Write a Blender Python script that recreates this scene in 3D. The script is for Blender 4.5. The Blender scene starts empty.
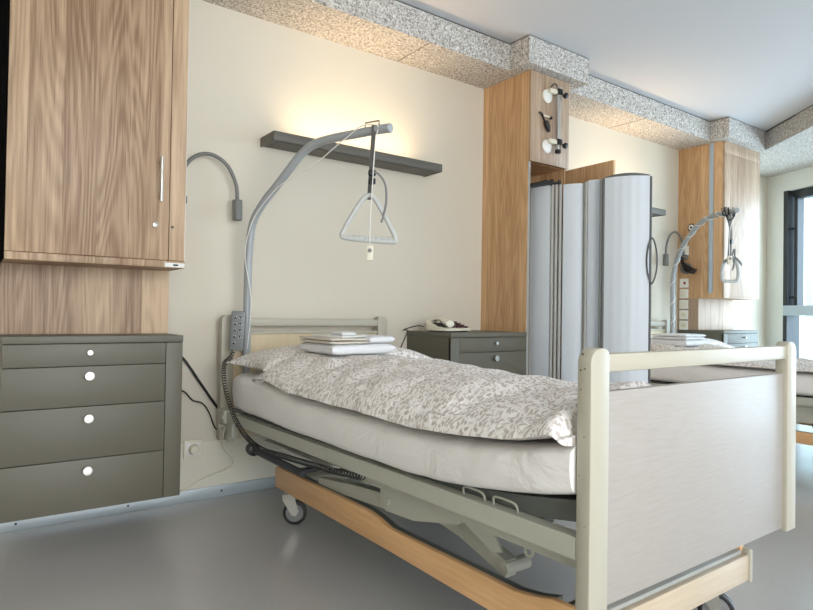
import bpy, bmesh, math, random
from mathutils import Vector, Matrix, noise
random.seed(7)
C = bpy.context.scene.collection
PI = math.pi
sc = bpy.context.scene

# ------------------------------------------------------------------ camera
H = .9455
yaw, pitch, roll = math.radians(35.964), math.radians(.796), math.radians(.878)
fw = Vector((math.sin(yaw)*math.cos(pitch), math.cos(yaw)*math.cos(pitch), math.sin(pitch)))
rt = Vector((math.cos(yaw), -math.sin(yaw), 0)); up = rt.cross(fw)
r2 = rt*math.cos(roll)+up*math.sin(roll); u2 = -rt*math.sin(roll)+up*math.cos(roll)
cd = bpy.data.cameras.new('camera'); cam = bpy.data.objects.new('camera', cd); C.objects.link(cam)
cam.matrix_world = Matrix(((r2.x, u2.x, -fw.x, 0), (r2.y, u2.y, -fw.y, 0), (r2.z, u2.z, -fw.z, H), (0, 0, 0, 1)))
cd.sensor_width = 36; cd.lens = 603.28/813*36; cd.clip_start = .02
sc.camera = cam

# ------------------------------------------------------------------ world, daylight, exposure
w = bpy.data.worlds.new('sky'); sc.world = w; w.use_nodes = True
bg = w.node_tree.nodes['Background']
bg.inputs[0].default_value = (.76, .87, 1.0, 1); bg.inputs[1].default_value = 5.5
WC = Vector((7.113, 3.05, 0)); WE = Vector((-.4, -.917, 0)).normalized(); WN = Vector((-WE.y, WE.x, 0))  # WN points outdoors
def wp(s, d, z): return WC+WE*s+WN*d+Vector((0, 0, z))
def area(name, loc, aim, sx, sy, power, col, portal=False, parent=None):
    l = bpy.data.lights.new(name, 'AREA'); l.shape = 'RECTANGLE'; l.size = sx; l.size_y = sy
    l.energy = power; l.color = col
    if parent: l.spread = math.radians(135)
    o = bpy.data.objects.new(name, l); C.objects.link(o); o.location = loc
    o.rotation_euler = Vector(aim).to_track_quat('-Z', 'Y').to_euler()
    if portal: l.cycles.is_portal = True
    if parent: o.parent = parent; o.matrix_parent_inverse = Matrix.Translation(-parent.location)
    return o
area('window_or_fill_light', wp(2.1, 1.2, 1.45), -WN, 3.8, 2.6, 280, (.66, .81, 1.0))
area('window_or_fill_light', (.5, -2.95, 1.45), (0, 1, 0), 3.4, 2.0, 112, (1.0, .935, .87))  # added fill light outside the made-up opening behind the camera
sc.view_settings.view_transform = 'Standard'; sc.view_settings.look = 'None'
sc.view_settings.exposure = -0.03; sc.view_settings.gamma = 1; sc.view_settings.use_curve_mapping = False

# ------------------------------------------------------------------ materials
def lin(c): return tuple(((x/255)/12.92 if x/255 <= .04045 else ((x/255+.055)/1.055)**2.4) for x in c)+(1,)
def mat(name, col, rough=.5, metal=0, spec=.5, emit=None, es=0):
    m = bpy.data.materials.new(name); m.use_nodes = True
    b = m.node_tree.nodes['Principled BSDF']
    b.inputs['Base Color'].default_value = lin(col); b.inputs['Roughness'].default_value = rough
    b.inputs['Metallic'].default_value = metal; b.inputs['Specular IOR Level'].default_value = spec
    if emit: b.inputs['Emission Color'].default_value = emit; b.inputs['Emission Strength'].default_value = es
    return m
class N:
    def __init__(s, m): s.t = m.node_tree; s.b = s.t.nodes['Principled BSDF']
    def n(s, typ, **k):
        x = s.t.nodes.new(typ)
        for a, v in k.items():
            if a.startswith('i_'): x.inputs[a[2:].replace('_', ' ')].default_value = v
            else: setattr(x, a, v)
        return x
    def l(s, a, b): s.t.links.new(a, b)
    def co(s, scale=(1, 1, 1)):
        tc = s.n('ShaderNodeTexCoord'); mp = s.n('ShaderNodeMapping'); mp.inputs['Scale'].default_value = scale
        s.l(tc.outputs['Object'], mp.inputs[0]); return mp.outputs[0]
    def ramp(s, fac, stops):
        r = s.n('ShaderNodeValToRGB'); e = r.color_ramp.elements
        while len(e) < len(stops): e.new(.5)
        for el, (p, c) in zip(e, stops): el.position = p; el.color = c if len(c) == 4 else c+(1,)
        s.l(fac, r.inputs[0]); return r.outputs[0]
    def math(s, op, a, b=None, c=None):
        m = s.n('ShaderNodeMath', operation=op)
        for i, v in enumerate((a, b, c)):
            if v is None: continue
            if isinstance(v, (int, float)): m.inputs[i].default_value = v
            else: s.l(v, m.inputs[i])
        return m.outputs[0]
    def mix(s, fac, a, b, bt='MIX'):
        m = s.n('ShaderNodeMix', data_type='RGBA', blend_type=bt)
        for i, v in ((0, fac), (6, a), (7, b)):
            if isinstance(v, (int, float, tuple)): m.inputs[i].default_value = v
            else: s.l(v, m.inputs[i])
        return m.outputs[2]
    def noise(s, vec, scale=5, detail=2, rough=.5, dist=0):
        x = s.n('ShaderNodeTexNoise'); x.inputs['Scale'].default_value = scale; x.inputs['Detail'].default_value = detail
        x.inputs['Roughness'].default_value = rough; x.inputs['Distortion'].default_value = dist
        s.l(vec, x.inputs['Vector']); return x.outputs[0]
    def bump(s, h, st=.2, d=.01):
        x = s.n('ShaderNodeBump'); x.inputs['Strength'].default_value = st; x.inputs['Distance'].default_value = d
        s.l(h, x.inputs['Height']); s.l(x.outputs[0], s.b.inputs['Normal'])

def wood(name, light, dark, plank=.155, rough=.5, off=0., contrast=1., vary=.5):
    m = mat(name, light, rough); k = N(m)
    tc = k.n('ShaderNodeTexCoord'); sp = k.n('ShaderNodeSeparateXYZ'); k.l(tc.outputs['Object'], sp.inputs[0])
    h = k.math('ADD', k.math('ADD', sp.outputs[0], sp.outputs[1]), off)
    q = k.math('FLOOR', k.math('DIVIDE', h, plank))
    wn = k.n('ShaderNodeTexWhiteNoise', noise_dimensions='1D'); k.l(q, wn.inputs['W'])
    wn2 = k.n('ShaderNodeTexWhiteNoise', noise_dimensions='1D'); k.l(k.math('ADD', q, 37.3), wn2.inputs['W'])
    cb = k.n('ShaderNodeCombineXYZ')
    k.l(h, cb.inputs[0]); k.l(k.math('MULTIPLY', wn.outputs[0], 30), cb.inputs[1])
    k.l(k.math('ADD', sp.outputs[2], k.math('MULTIPLY', wn2.outputs[0], 17)), cb.inputs[2])
    def mp(s):
        x = k.n('ShaderNodeMapping'); x.inputs['Scale'].default_value = s; k.l(cb.outputs[0], x.inputs[0]); return x.outputs[0]
    big = k.noise(mp((6.5, 1, .62)), 1, 1.5, .4, .15)
    rings = k.math('SINE', k.math('MULTIPLY', big, 120))
    rings = k.math('MULTIPLY_ADD', rings, .5, .5)
    fine = k.noise(mp((230, 1, 5)), 1, 3, .6)
    mid = k.noise(mp((45, 1, 1.6)), 1, 3, .6)
    f = k.math('ADD', k.math('MULTIPLY', rings, .13*contrast), k.math('MULTIPLY', fine, .46))
    f = k.math('ADD', f, k.math('MULTIPLY', mid, .55))
    f = k.math('ADD', f, k.math('MULTIPLY', k.math('SUBTRACT', wn.outputs[0], .5), vary*.42))
    col = k.ramp(f, [(.28, lin(dark)), (.5, tuple((a*.5+b*.5) for a, b in zip(lin(light), lin(dark)))), (.74, lin(light))])
    k.l(col, k.b.inputs['Base Color']); k.bump(fine, .08, .002)
    return m
M = {}
M['oak'] = wood('oak_laminate', (196, 168, 136), (128, 98, 72), .118, vary=.9)
M['oak_warm_lit'] = wood('oak_laminate_warm_lit', (222, 184, 140), (176, 134, 92), .10, off=.03, vary=.9)  # same oak, with the warm light mixed into its colour
M['oak_pale_lit'] = wood('oak_laminate_pale_lit', (196, 172, 146), (142, 114, 90), .09, off=.05)  # same oak on the fronts, window light put into the paler colour
M['maple'] = None
M['maple_head'] = wood('cream_maple', (214, 196, 160), (196, 176, 140), 3.0, .45, 0, .2, 0)
def plain(name, c1, c2, sc_, rough):
    m = mat(name, c1, rough); k = N(m)
    k.l(k.ramp(k.noise(k.co(sc_), 1, 4, .6), [(.3, lin(c2)), (.7, lin(c1))]), k.b.inputs['Base Color']); return m
M['beech'] = plain('beech_board', (230, 184, 134), (214, 166, 115), (60, 5, 90), .42)
M['beech_pale'] = plain('pale_beech_board', (206, 190, 166), (192, 174, 148), (5, 60, 90), .42)
M['cream'] = mat('cream_plastic', (180, 175, 158), .4)
M['grey'] = mat('grey_green_laminate', (100, 97, 84), .5)
M['grey_dark'] = mat('shadow_gap', (40, 40, 38), .7)
M['shelf'] = mat('shelf_grey', (112, 110, 103), .5)
M['shelf_edge'] = mat('shelf_edge_grey', (92, 89, 81), .5)
M['steel'] = mat('brushed_steel', (200, 198, 192), .3, 1)
M['alu'] = mat('aluminium_profile', (168, 168, 162), .5)
M['frame'] = mat('grey_green_bed_frame', (182, 182, 168), .42)
M['frame_dark'] = mat('dark_bed_frame', (96, 99, 95), .45)
M['mast'] = mat('grey_painted_tube', (158, 162, 163), .32)
M['handset'] = mat('grey_handset', (124, 128, 128), .45)
M['wheel_grey'] = mat('wheel_disc_grey', (128, 130, 130), .5)
M['lamp'] = mat('grey_lamp', (112, 112, 108), .4)
M['black'] = mat('black_plastic', (24, 24, 24), .4)
M['rubber'] = mat('grey_rubber', (62, 64, 68), .6)
M['white'] = mat('white_plastic', (232, 230, 222), .35)
M['ivory'] = mat('ivory_plastic', (226, 220, 200), .35)
M['strap'] = mat('dark_strap', (88, 85, 80), .8)
M['strap_grey'] = mat('grey_strap', (128, 128, 126), .8)
M['grip'] = mat('light_grey_grip', (190, 192, 188), .4)
M['keys'] = mat('dark_red_keys', (70, 34, 34), .5)
M['red'] = mat('red_plastic', (150, 30, 30), .4)
M['sticker'] = mat('white_sticker', (215, 215, 210), .5)
M['window_black'] = mat('black_window_frame', (40, 44, 46), .4)
M['window_grey'] = mat('grey_window_frame', (172, 186, 196), .35)
M['skirt'] = mat('pale_blue_grey_skirting', (176, 186, 190), .35, .25)
M['black_edge'] = mat('black_edge_strip', (6, 5, 4), 1, spec=.1)

M['maple'] = plain('light_maple', (168, 163, 157), (161, 155, 147), (14, 1, 160), .45)
m = M['wall'] = mat('beige_wall_paint', (211, 204, 187), .75); k = N(m)
k.bump(k.noise(k.co(), 260, 3, .6), .25, .003)
m = M['wainscot'] = mat('glossy_lower_wall', (222, 217, 200), .28); k = N(m)
m = M['wall_white'] = mat('white_wall_paint', (216, 219, 214), .7)
m = M['ceiling'] = mat('ceiling_paint', (206, 205, 206), .85)
m = M['floor'] = mat('grey_vinyl_floor', (176, 174, 170), .21, spec=.85); k = N(m)
f = k.noise(k.co(), 90, 4, .6)
k.l(k.ramp(f, [(.3, lin((174, 171, 167))), (.7, lin((179, 176, 172)))]), k.b.inputs['Base Color'])

# wood wool acoustic board
m = M['woodwool'] = mat('wood_wool_board', (190, 182, 170), .95); k = N(m)
a = k.noise(k.co((1, 1, 1)), 92, 3, .75, 1.0); b_ = k.noise(k.co((1.3, 1, 1.1)), 250, 2, .6, .8)
s_ = k.math('ADD', k.math('MULTIPLY', a, .62), k.math('MULTIPLY', b_, .38))
k.l(k.ramp(s_, [(.39, lin((72, 64, 55))), (.455, lin((150, 142, 131))), (.51, lin((208, 203, 195))), (.58, lin((240, 236, 229)))]), k.b.inputs['Base Color'])
k.bump(s_, .8, .012)
# bed linen
m = M['sheet'] = mat('white_sheet', (232, 229, 225), .85); k = N(m)
k.bump(k.noise(k.co(), 7, 4, .6, .9), .36, .03)
m = M['terry'] = mat('white_terry', (236, 236, 236), .95); k = N(m); k.bump(k.noise(k.co(), 420, 2, .7), .7, .006)
m = M['terry_shaded'] = mat('shaded_cotton', (214, 206, 192), .95); k = N(m); k.bump(k.noise(k.co(), 300, 2, .7), .4, .004)  # beige puts the shade on the stack's left side into the colour
m = M['duvet'] = mat('leaf_print_cotton', (226, 222, 216), .85); k = N(m)
tc = k.n('ShaderNodeTexCoord'); cs = []
for si, (scale, l_, w_) in enumerate(((50, 2.3, .85), (27, 2.0, .5), (70, 2.5, .95))):
    mp = k.n('ShaderNodeMapping'); mp.inputs['Scale'].default_value = (scale,)*3; mp.inputs['Location'].default_value = (si*3.7, si*1.3, si*2.1)
    k.l(tc.outputs['Object'], mp.inputs[0])
    vo = k.n('ShaderNodeTexVoronoi', feature='F1'); vo.inputs['Scale'].default_value = 1; k.l(mp.outputs[0], vo.inputs['Vector'])
    sub = k.n('ShaderNodeVectorMath', operation='SUBTRACT'); k.l(mp.outputs[0], sub.inputs[0]); k.l(vo.outputs['Position'], sub.inputs[1])
    vr = k.n('ShaderNodeVectorRotate', rotation_type='AXIS_ANGLE'); vr.inputs['Axis'].default_value = (.1, .1, 1)
    sx = k.n('ShaderNodeSeparateXYZ'); k.l(vo.outputs['Color'], sx.inputs[0])
    k.l(sub.outputs[0], vr.inputs['Vector']); k.l(k.math('MULTIPLY', sx.outputs[0], 6.28), vr.inputs['Angle'])
    m2 = k.n('ShaderNodeVectorMath', operation='MULTIPLY'); m2.inputs[1].default_value = (l_*.75, w_*5.2, .9); k.l(vr.outputs[0], m2.inputs[0])
    ln = k.n('ShaderNodeVectorMath', operation='LENGTH'); k.l(m2.outputs[0], ln.inputs[0])
    cs.append(k.math('LESS_THAN', ln.outputs['Value'], .80))
leaf = k.math('MAXIMUM', cs[0], k.math('MULTIPLY', cs[2], .8))
big = k.noise(tc.outputs['Object'], 3.2, 2, .5)
tone = k.mix(big, lin((182, 166, 150)), lin((160, 150, 142)))
k.l(k.mix(k.math('MULTIPLY', leaf, .72), lin((238, 234, 230)), tone), k.b.inputs['Base Color'])
k.bump(k.noise(tc.outputs['Object'], 13, 4, .55, 1.2), .55, .02)
# ribbed folding screen
m = M['screen'] = mat('pale_grey_screen_vinyl', (208, 214, 219), .45)
m = M['screen_dark'] = mat('screen_seal', (92, 92, 90), .6)
# thin glass
m = M['glass'] = bpy.data.materials.new('window_glass'); m.use_nodes = True; t = m.node_tree; t.nodes.clear()
o_ = t.nodes.new('ShaderNodeOutputMaterial'); mx = t.nodes.new('ShaderNodeMixShader'); tr = t.nodes.new('ShaderNodeBsdfTransparent'); gl = t.nodes.new('ShaderNodeBsdfGlossy')
tr.inputs[0].default_value = (.93, .97, .97, 1); gl.inputs['Roughness'].default_value = .02; mx.inputs[0].default_value = .07
t.links.new(tr.outputs[0], mx.inputs[1]); t.links.new(gl.outputs[0], mx.inputs[2]); t.links.new(mx.outputs[0], o_.inputs[0])
m = M['cyan_panel'] = mat('pale_cyan_panel', (214, 236, 238), .5); m = M['stucco'] = mat('pale_stucco', (158, 168, 166), .9); k = N(m); k.bump(k.noise(k.co(), 60, 3, .7), .6, .02)
m = M['led'] = mat('warm_led_strip', (255, 220, 160), .5, emit=(1, .74, .44, 1), es=6)

# ------------------------------------------------------------------ mesh helpers (all in world coordinates)
def bm_new(): return bmesh.new()
def box(bm, x0, x1, y0, y1, z0, z1, bev=0, seg=2, rot=None, piv=None):
    t = bmesh.new(); bmesh.ops.create_cube(t, size=1)
    for v in t.verts: v.co = Vector(((x0+x1)/2+v.co.x*(x1-x0), (y0+y1)/2+v.co.y*(y1-y0), (z0+z1)/2+v.co.z*(z1-z0)))
    if bev: bmesh.ops.bevel(t, geom=t.edges[:], offset=bev, segments=seg, affect='EDGES', profile=.5)
    if rot is not None:
        p = Vector(piv if piv else ((x0+x1)/2, (y0+y1)/2, (z0+z1)/2))
        bmesh.ops.rotate(t, verts=t.verts, cent=p, matrix=rot)
    me = bpy.data.meshes.new('t'); t.to_mesh(me); t.free(); bm.from_mesh(me); bpy.data.meshes.remove(me); return bm
def loft(bm, secs, closed=True, cap=True):
    rows = [[bm.verts.new(p) for p in s] for s in secs]; n = len(secs[0])
    for a, b in zip(rows, rows[1:]):
        for i in range(n if closed else n-1):
            j = (i+1) % n
            try: bm.faces.new((a[i], a[j], b[j], b[i]))
            except ValueError: pass
    if cap and closed:
        bm.faces.new(rows[0][::-1]); bm.faces.new(rows[-1])
    bmesh.ops.recalc_face_normals(bm, faces=bm.faces[:]); return bm
def smooth_path(pts, n=6):
    P = [Vector(p) for p in pts]; out = []
    for i in range(len(P)-1):
        p0 = P[max(i-1, 0)]; p1 = P[i]; p2 = P[i+1]; p3 = P[min(i+2, len(P)-1)]
        for k_ in range(n):
            t = k_/n
            out.append(.5*((2*p1)+(-p0+p2)*t+(2*p0-5*p1+4*p2-p3)*t*t+(-p0+3*p1-3*p2+p3)*t**3))
    out.append(P[-1]); return out
def tube(bm, pts, r, n=12, loop=False, r2_=None):
    P = [Vector(p) for p in pts]; secs = []; prev = None; N_ = len(P)
    for i, p in enumerate(P):
        a = P[(i-1) % N_] if (loop or i) else p; b = P[(i+1) % N_] if (loop or i < N_-1) else p
        d = (b-a).normalized()
        if prev is None:
            u = d.orthogonal().normalized()
        else:
            u = (prev-d*prev.dot(d)).normalized()
        prev = u; v = d.cross(u)
        rr = r if not callable(r) else r(i/(N_-1))
        r2v = rr if r2_ is None else r2_
        secs.append([p+u*math.cos(2*PI*j/n)*rr+v*math.sin(2*PI*j/n)*r2v for j in range(n)])
    if loop: secs.append(secs[0])
    if loop:
        rows = [[bm.verts.new(q) for q in s] for s in secs[:-1]]; rows.append(rows[0])
        # align last ring to the first
        best = min(range(n), key=lambda s: (rows[-2][s].co-rows[0][0].co).length)
        for ri, (A, B) in enumerate(zip(rows, rows[1:])):
            sh = best if ri == len(rows)-2 else 0
            for i in range(n):
                try: bm.faces.new((A[(i+sh) % n], A[(i+1+sh) % n], B[(i+1) % n], B[i]))
                except ValueError: pass
        bmesh.ops.recalc_face_normals(bm, faces=bm.faces[:]); return bm
    return loft(bm, secs)
def cyl(bm, a, b, r, n=24, bev=0):
    a = Vector(a); b = Vector(b); d = (b-a).normalized()
    if bev: pts = [(a, r-bev), (a+d*bev, r), (b-d*bev, r), (b, r-bev)]
    else: pts = [(a, r), (b, r)]
    u = d.orthogonal().normalized(); v = d.cross(u)
    return loft(bm, [[p+u*math.cos(2*PI*j/n)*q+v*math.sin(2*PI*j/n)*q for j in range(n)] for p, q in pts])
def lathe(bm, c, axis, prof, n=28):
    c = Vector(c); d = Vector(axis).normalized(); u = d.orthogonal().normalized(); v = d.cross(u)
    return loft(bm, [[c+d*h+u*math.cos(2*PI*j/n)*r+v*math.sin(2*PI*j/n)*r for j in range(n)] for h, r in prof])
def prism(bm, poly, dirv, t, bev=0):
    d = Vector(dirv)*t; t_ = bmesh.new()
    loft(t_, [[Vector(p) for p in poly], [Vector(p)+d for p in poly]])
    if bev:
        bmesh.ops.bevel(t_, geom=t_.edges[:], offset=bev, segments=2, affect='EDGES', profile=.5)
    me = bpy.data.meshes.new('t'); t_.to_mesh(me); t_.free(); bm.from_mesh(me); bpy.data.meshes.remove(me); return bm
def wloc(o):
    p = Vector((0, 0, 0))
    while o is not None: p += o.location; o = o.parent
    return p
def obj(name, bm, m, parent=None, smooth=False, angle=40, kind=None, label=None):
    bmesh.ops.remove_doubles(bm, verts=bm.verts[:], dist=1e-5)
    vs = [v.co for v in bm.verts]
    if parent is None:
        c = Vector((sum(v.x for v in vs)/len(vs), sum(v.y for v in vs)/len(vs), min(v.z for v in vs)))
    else: c = Vector((0, 0, 0))
    sh = c if parent is None else wloc(parent)
    for v in bm.verts: v.co -= sh
    me = bpy.data.meshes.new(name); bm.to_mesh(me); bm.free()
    if isinstance(m, str): m = M[m]
    me.materials.append(m)
    for p in me.polygons: p.use_smooth = True
    me.set_sharp_from_angle(angle=math.radians(180 if smooth else angle))
    o = bpy.data.objects.new(name, me); C.objects.link(o)
    if parent is None: o.location = c
    else: o.parent = parent
    if kind: o['kind'] = kind
    if label: o['label'] = label
    return o
def thing(name, loc, label, cat, group=None):
    o = bpy.data.objects.new(name, None); C.objects.link(o); o.location = loc; o.empty_display_size = .1
    return tag(o, label, cat, group)
def tag(o, label, cat, group=None):
    o['label'] = label; o['category'] = cat
    if group: o['group'] = group
    return o
def struct(name, bm, m, parent=None, **k): return obj(name, bm, m, parent, kind=None if parent else 'structure', **k)
def B(*a, **k): return box(bm_new(), *a, **k)

# ------------------------------------------------------------------ room shell
D = 3.05
LW = -1.25; FY = -2.6
struct('floor', B(LW-.2, 8.2, FY-.2, D+.2, -.1, 0), 'floor')
struct('wall_back', B(LW-.2, 7.3, D, D+.15, 0, 2.9), 'wall')
struct('wall_left', B(LW-.15, LW, FY, D, 0, 2.9), 'wall')
struct('ceiling', B(LW-.2, 8.2, FY-.2, D+.2, 2.673, 2.85), 'ceiling')
# front wall behind the camera, with a window opening added for fill light
bm = bm_new(); box(bm, LW, -1.15, FY-.15, FY, 0, 2.9); box(bm, 2.45, 5.0, FY-.15, FY, 0, 2.9); box(bm, -1.15, 2.45, FY-.15, FY, 2.45, 2.9); box(bm, -1.15, 2.45, FY-.15, FY, 0, .45)
struct('wall_front', bm, 'wall')
bm = bm_new()
for x in (-1.15, .03, 1.21, 2.39): box(bm, x, x+.06, FY-.1, FY-.04, .45, 2.45)
box(bm, -1.15, 2.45, FY-.1, FY-.04, .45, .51); box(bm, -1.15, 2.45, FY-.1, FY-.04, 2.39, 2.45)
struct('added_window', bm, 'window_grey')  # frame of the added, unseen opening
# lower wall sheet and skirting
struct('trim_1', B(LW, 7.08, D-.004, D, .05, .286), 'wainscot')
sk = struct('baseboard_back', B(LW, 7.08, D-.012, D, 0, .058, bev=.002), 'skirt')
bm = bm_new(); x = .18
while x < 6.9:
    cyl(bm, (x, D-.0135, .03), (x, D-.011, .03), .005, 10); x += .44
struct('screw', bm, 'grey_dark', sk)

# window wall, oblique
def wbox(bm, s0, s1, d0, d1, z0, z1):
    P = [wp(s, d, 0) for s, d in ((s0, d0), (s1, d0), (s1, d1), (s0, d1))]
    return loft(bm, [[Vector((p.x, p.y, z)) for p in P] for z in (z0, z1)])
SE = 6.3
bm = bm_new(); wbox(bm, -.1, .22, 0, .3, 0, 2.9); wbox(bm, .22, SE, 0, .3, 2.31, 2.9); wbox(bm, 4.8, SE, 0, .3, 0, 2.31); wbox(bm, .22, 4.8, 0, .3, 0, .10)
struct('wall_right', bm, 'wall_white')
win = thing('window_1', wp(2.9, .1, .1), '', '')
del win['label']; del win['category']; win['kind'] = 'structure'
bm = bm_new(); s = .22
while s < 4.8:
    wbox(bm, s, s+.052, .0 if s < .3 else .06, .16, 1.09, 2.31)
    if s > .3: wbox(bm, s-.05, s, .06, .16, 1.09, 2.31)
    s += 1.345
wbox(bm, .22, 4.8, .06, .16, 2.255, 2.31)
obj('window_frame', bm, 'window_black', win)
bm = bm_new(); s = .22
while s < 4.2:
    wbox(bm, s+.088, s+.13, .05, .13, 1.09, 2.255); wbox(bm, s+1.25, s+1.29, .05, .13, 1.09, 2.255)
    wbox(bm, s+.088, s+1.29, .05, .13, 2.215, 2.255)
    for z in (1.17, 1.9): wbox(bm, s+.05, s+.09, .07, .1, z, z+.02)
    s += 1.345
obj('sash', bm, 'window_black', win)
bm = bm_new(); s = .22
while s < 4.8:
    wbox(bm, s, s+.05 if s < 1 else s+.04, .0 if s < 1 else .05, .16, .10, .984); s += 1.345
obj('lower_frame', bm, 'window_black', win)
obj('transom', wbox(bm_new(), .22, 4.8, .0, .16, .984, 1.09), 'window_grey', win)
bm = bm_new(); wbox(bm, .24, 4.8, .088, .094, .1, .99); wbox(bm, .24, 4.8, .088, .094, 1.08, 2.26)
obj('window_pane', bm, 'glass', win)
# exterior: balcony slab, rail and the pale neighbouring facade
struct('balcony_slab', wbox(bm_new(), -2.6, 7, .3, 1.8, -.2, -.02), 'stucco')
bl = thing('balcony_railing', wp(1.2, 1.7, -.02), 'pale cyan balcony balustrade outside the tall window', 'railing')
obj('balustrade_panel', wbox(bm_new(), -2.5, 3.4, 1.68, 1.69, .40, .98), 'cyan_panel', bl)
bm = bm_new()
for i in range(4): wbox(bm, -2.5, 3.4, 1.68, 1.70, .04+i*.09, .07+i*.09)
obj('rail_bars', bm, 'window_grey', bl)
for s in (-2.5, -.5, .8, 2.1, 3.38): obj('post', wbox(bm_new(), s, s+.03, 1.70, 1.74, -.02, 1.02), 'window_grey', bl)
struct('facade', wbox(bm_new(), -4.5, -1.2, 2.6, 9.0, -.2, 6), 'stucco')

# ------------------------------------------------------------------ wood-wool soffits
SY, JY = 2.715, 2.55
def slab(bm, poly, z0, z1): return loft(bm, [[Vector((x, y, z)) for x, y in poly] for z in (z0, z1)])
e0 = Vector((5.893, 2.535)); e1 = Vector((5.451, 1.998)); de = (e1-e0).normalized()
bm = bm_new(); slab(bm, [(LW, D), (LW, SY), (2.7515, SY), (2.7515, D)], 2.5, 2.664); struct('trim_2', bm, 'woodwool')
bm = bm_new(); slab(bm, [(2.7515, D), (2.7515, JY), (3.328, JY), (3.328, D)], 2.4995, 2.666); struct('trim_3', bm, 'woodwool')
bm = bm_new(); slab(bm, [(3.328, D), (3.328, SY), (5.23, SY), (5.23, D)], 2.5, 2.664); struct('trim_4', bm, 'woodwool')
f0 = e0-de*.02; f1 = e0+de*5.6; q = lambda s: (wp(s, .0, 0).x, wp(s, .0, 0).y)
bm = bm_new(); slab(bm, [(5.23, D), (5.23, JY), tuple(f0), tuple(f1), q(6.1), q(0)], 2.4995, 2.666); struct('trim_5', bm, 'woodwool')
# dark shadow gap between the boards and the ceiling
bm = bm_new()
slab(bm, [(LW, D), (LW, SY+.006), (2.757, SY+.006), (2.757, JY+.006), (3.322, JY+.006), (3.322, SY+.006), (5.236, SY+.006), (5.236, JY+.006), (f0.x+.004, f0.y+.006), (f1.x+.01, f1.y), q(6.1), q(0)], 2.66, 2.673)
struct('trim_6', bm, 'grey_dark')
# board joints
bm = bm_new(); box(bm, 2.1085, 2.1115, SY, D, 2.4985, 2.501); box(bm, 4.25, 4.253, SY, D, 2.4985, 2.501)
struct('trim_7', bm, 'grey_dark')

# ------------------------------------------------------------------ furniture modules
FRY = 2.625
def knob(parent, x, z, r):
    o = lathe(bm_new(), (x, FRY, z), (0, -1, 0), [(0, r*.45), (.012, r*.42), (.013, r*.98), (.015, r), (.024, r), (.025, r*.95), (.0252, r*.7), (.0245, r*.68)])
    return obj('knob', o, 'steel', parent)
def chest(x0, x1, stile_right, label):
    t = thing('wall_hung_chest', ((x0+x1)/2, 2.84, .164), label, 'chest of drawers', 'wall-hung bedside chests')
    obj('top', B(x0-.001, x1+.001, FRY-.003, D, .811, .838, bev=.0015), 'grey', t)
    bm = bm_new(); box(bm, x0+.004, x1-.004, FRY+.018, D, .166, .811)
    a, b = (x1-.067, x1) if stile_right else (x0, x0+.067)
    obj('carcass', bm, 'grey_dark', t)
    obj('side_panel', B(x0, x0+.004, FRY+.004, D, .164, .810), 'grey', t)
    obj('side_panel', B(x1-.004, x1, FRY+.004, D, .164, .810), 'grey', t)
    obj('stile', B(a, b, FRY, FRY+.018, .164, .808, bev=.001), 'grey', t)
    dx0, dx1 = (x0, x1-.0695) if stile_right else (x0+.0695, x1)
    for z0, z1, kz, r in ((.7235, .808, .774, .010), (.5675, .7205, .684, .017), (.3635, .5645, .52, .017), (.164, .3605, .32, .017)):
        d = obj('drawer', B(dx0, dx1, FRY, FRY+.0175, z0, z1, bev=.001), 'grey', t)
        knob(d, (dx0+dx1)/2 if stile_right else (dx0+dx1)/2, kz, r)
    return t
chest(.10, .7375, True, 'large grey-green wall-hung drawer chest under the left oak cabinet')
chest(2.22, 2.8405, False, 'grey-green wall-hung chest with the telephone on top')
chest(5.317, 5.965, False, 'grey drawer chest in the far corner beside the window wall')

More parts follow.
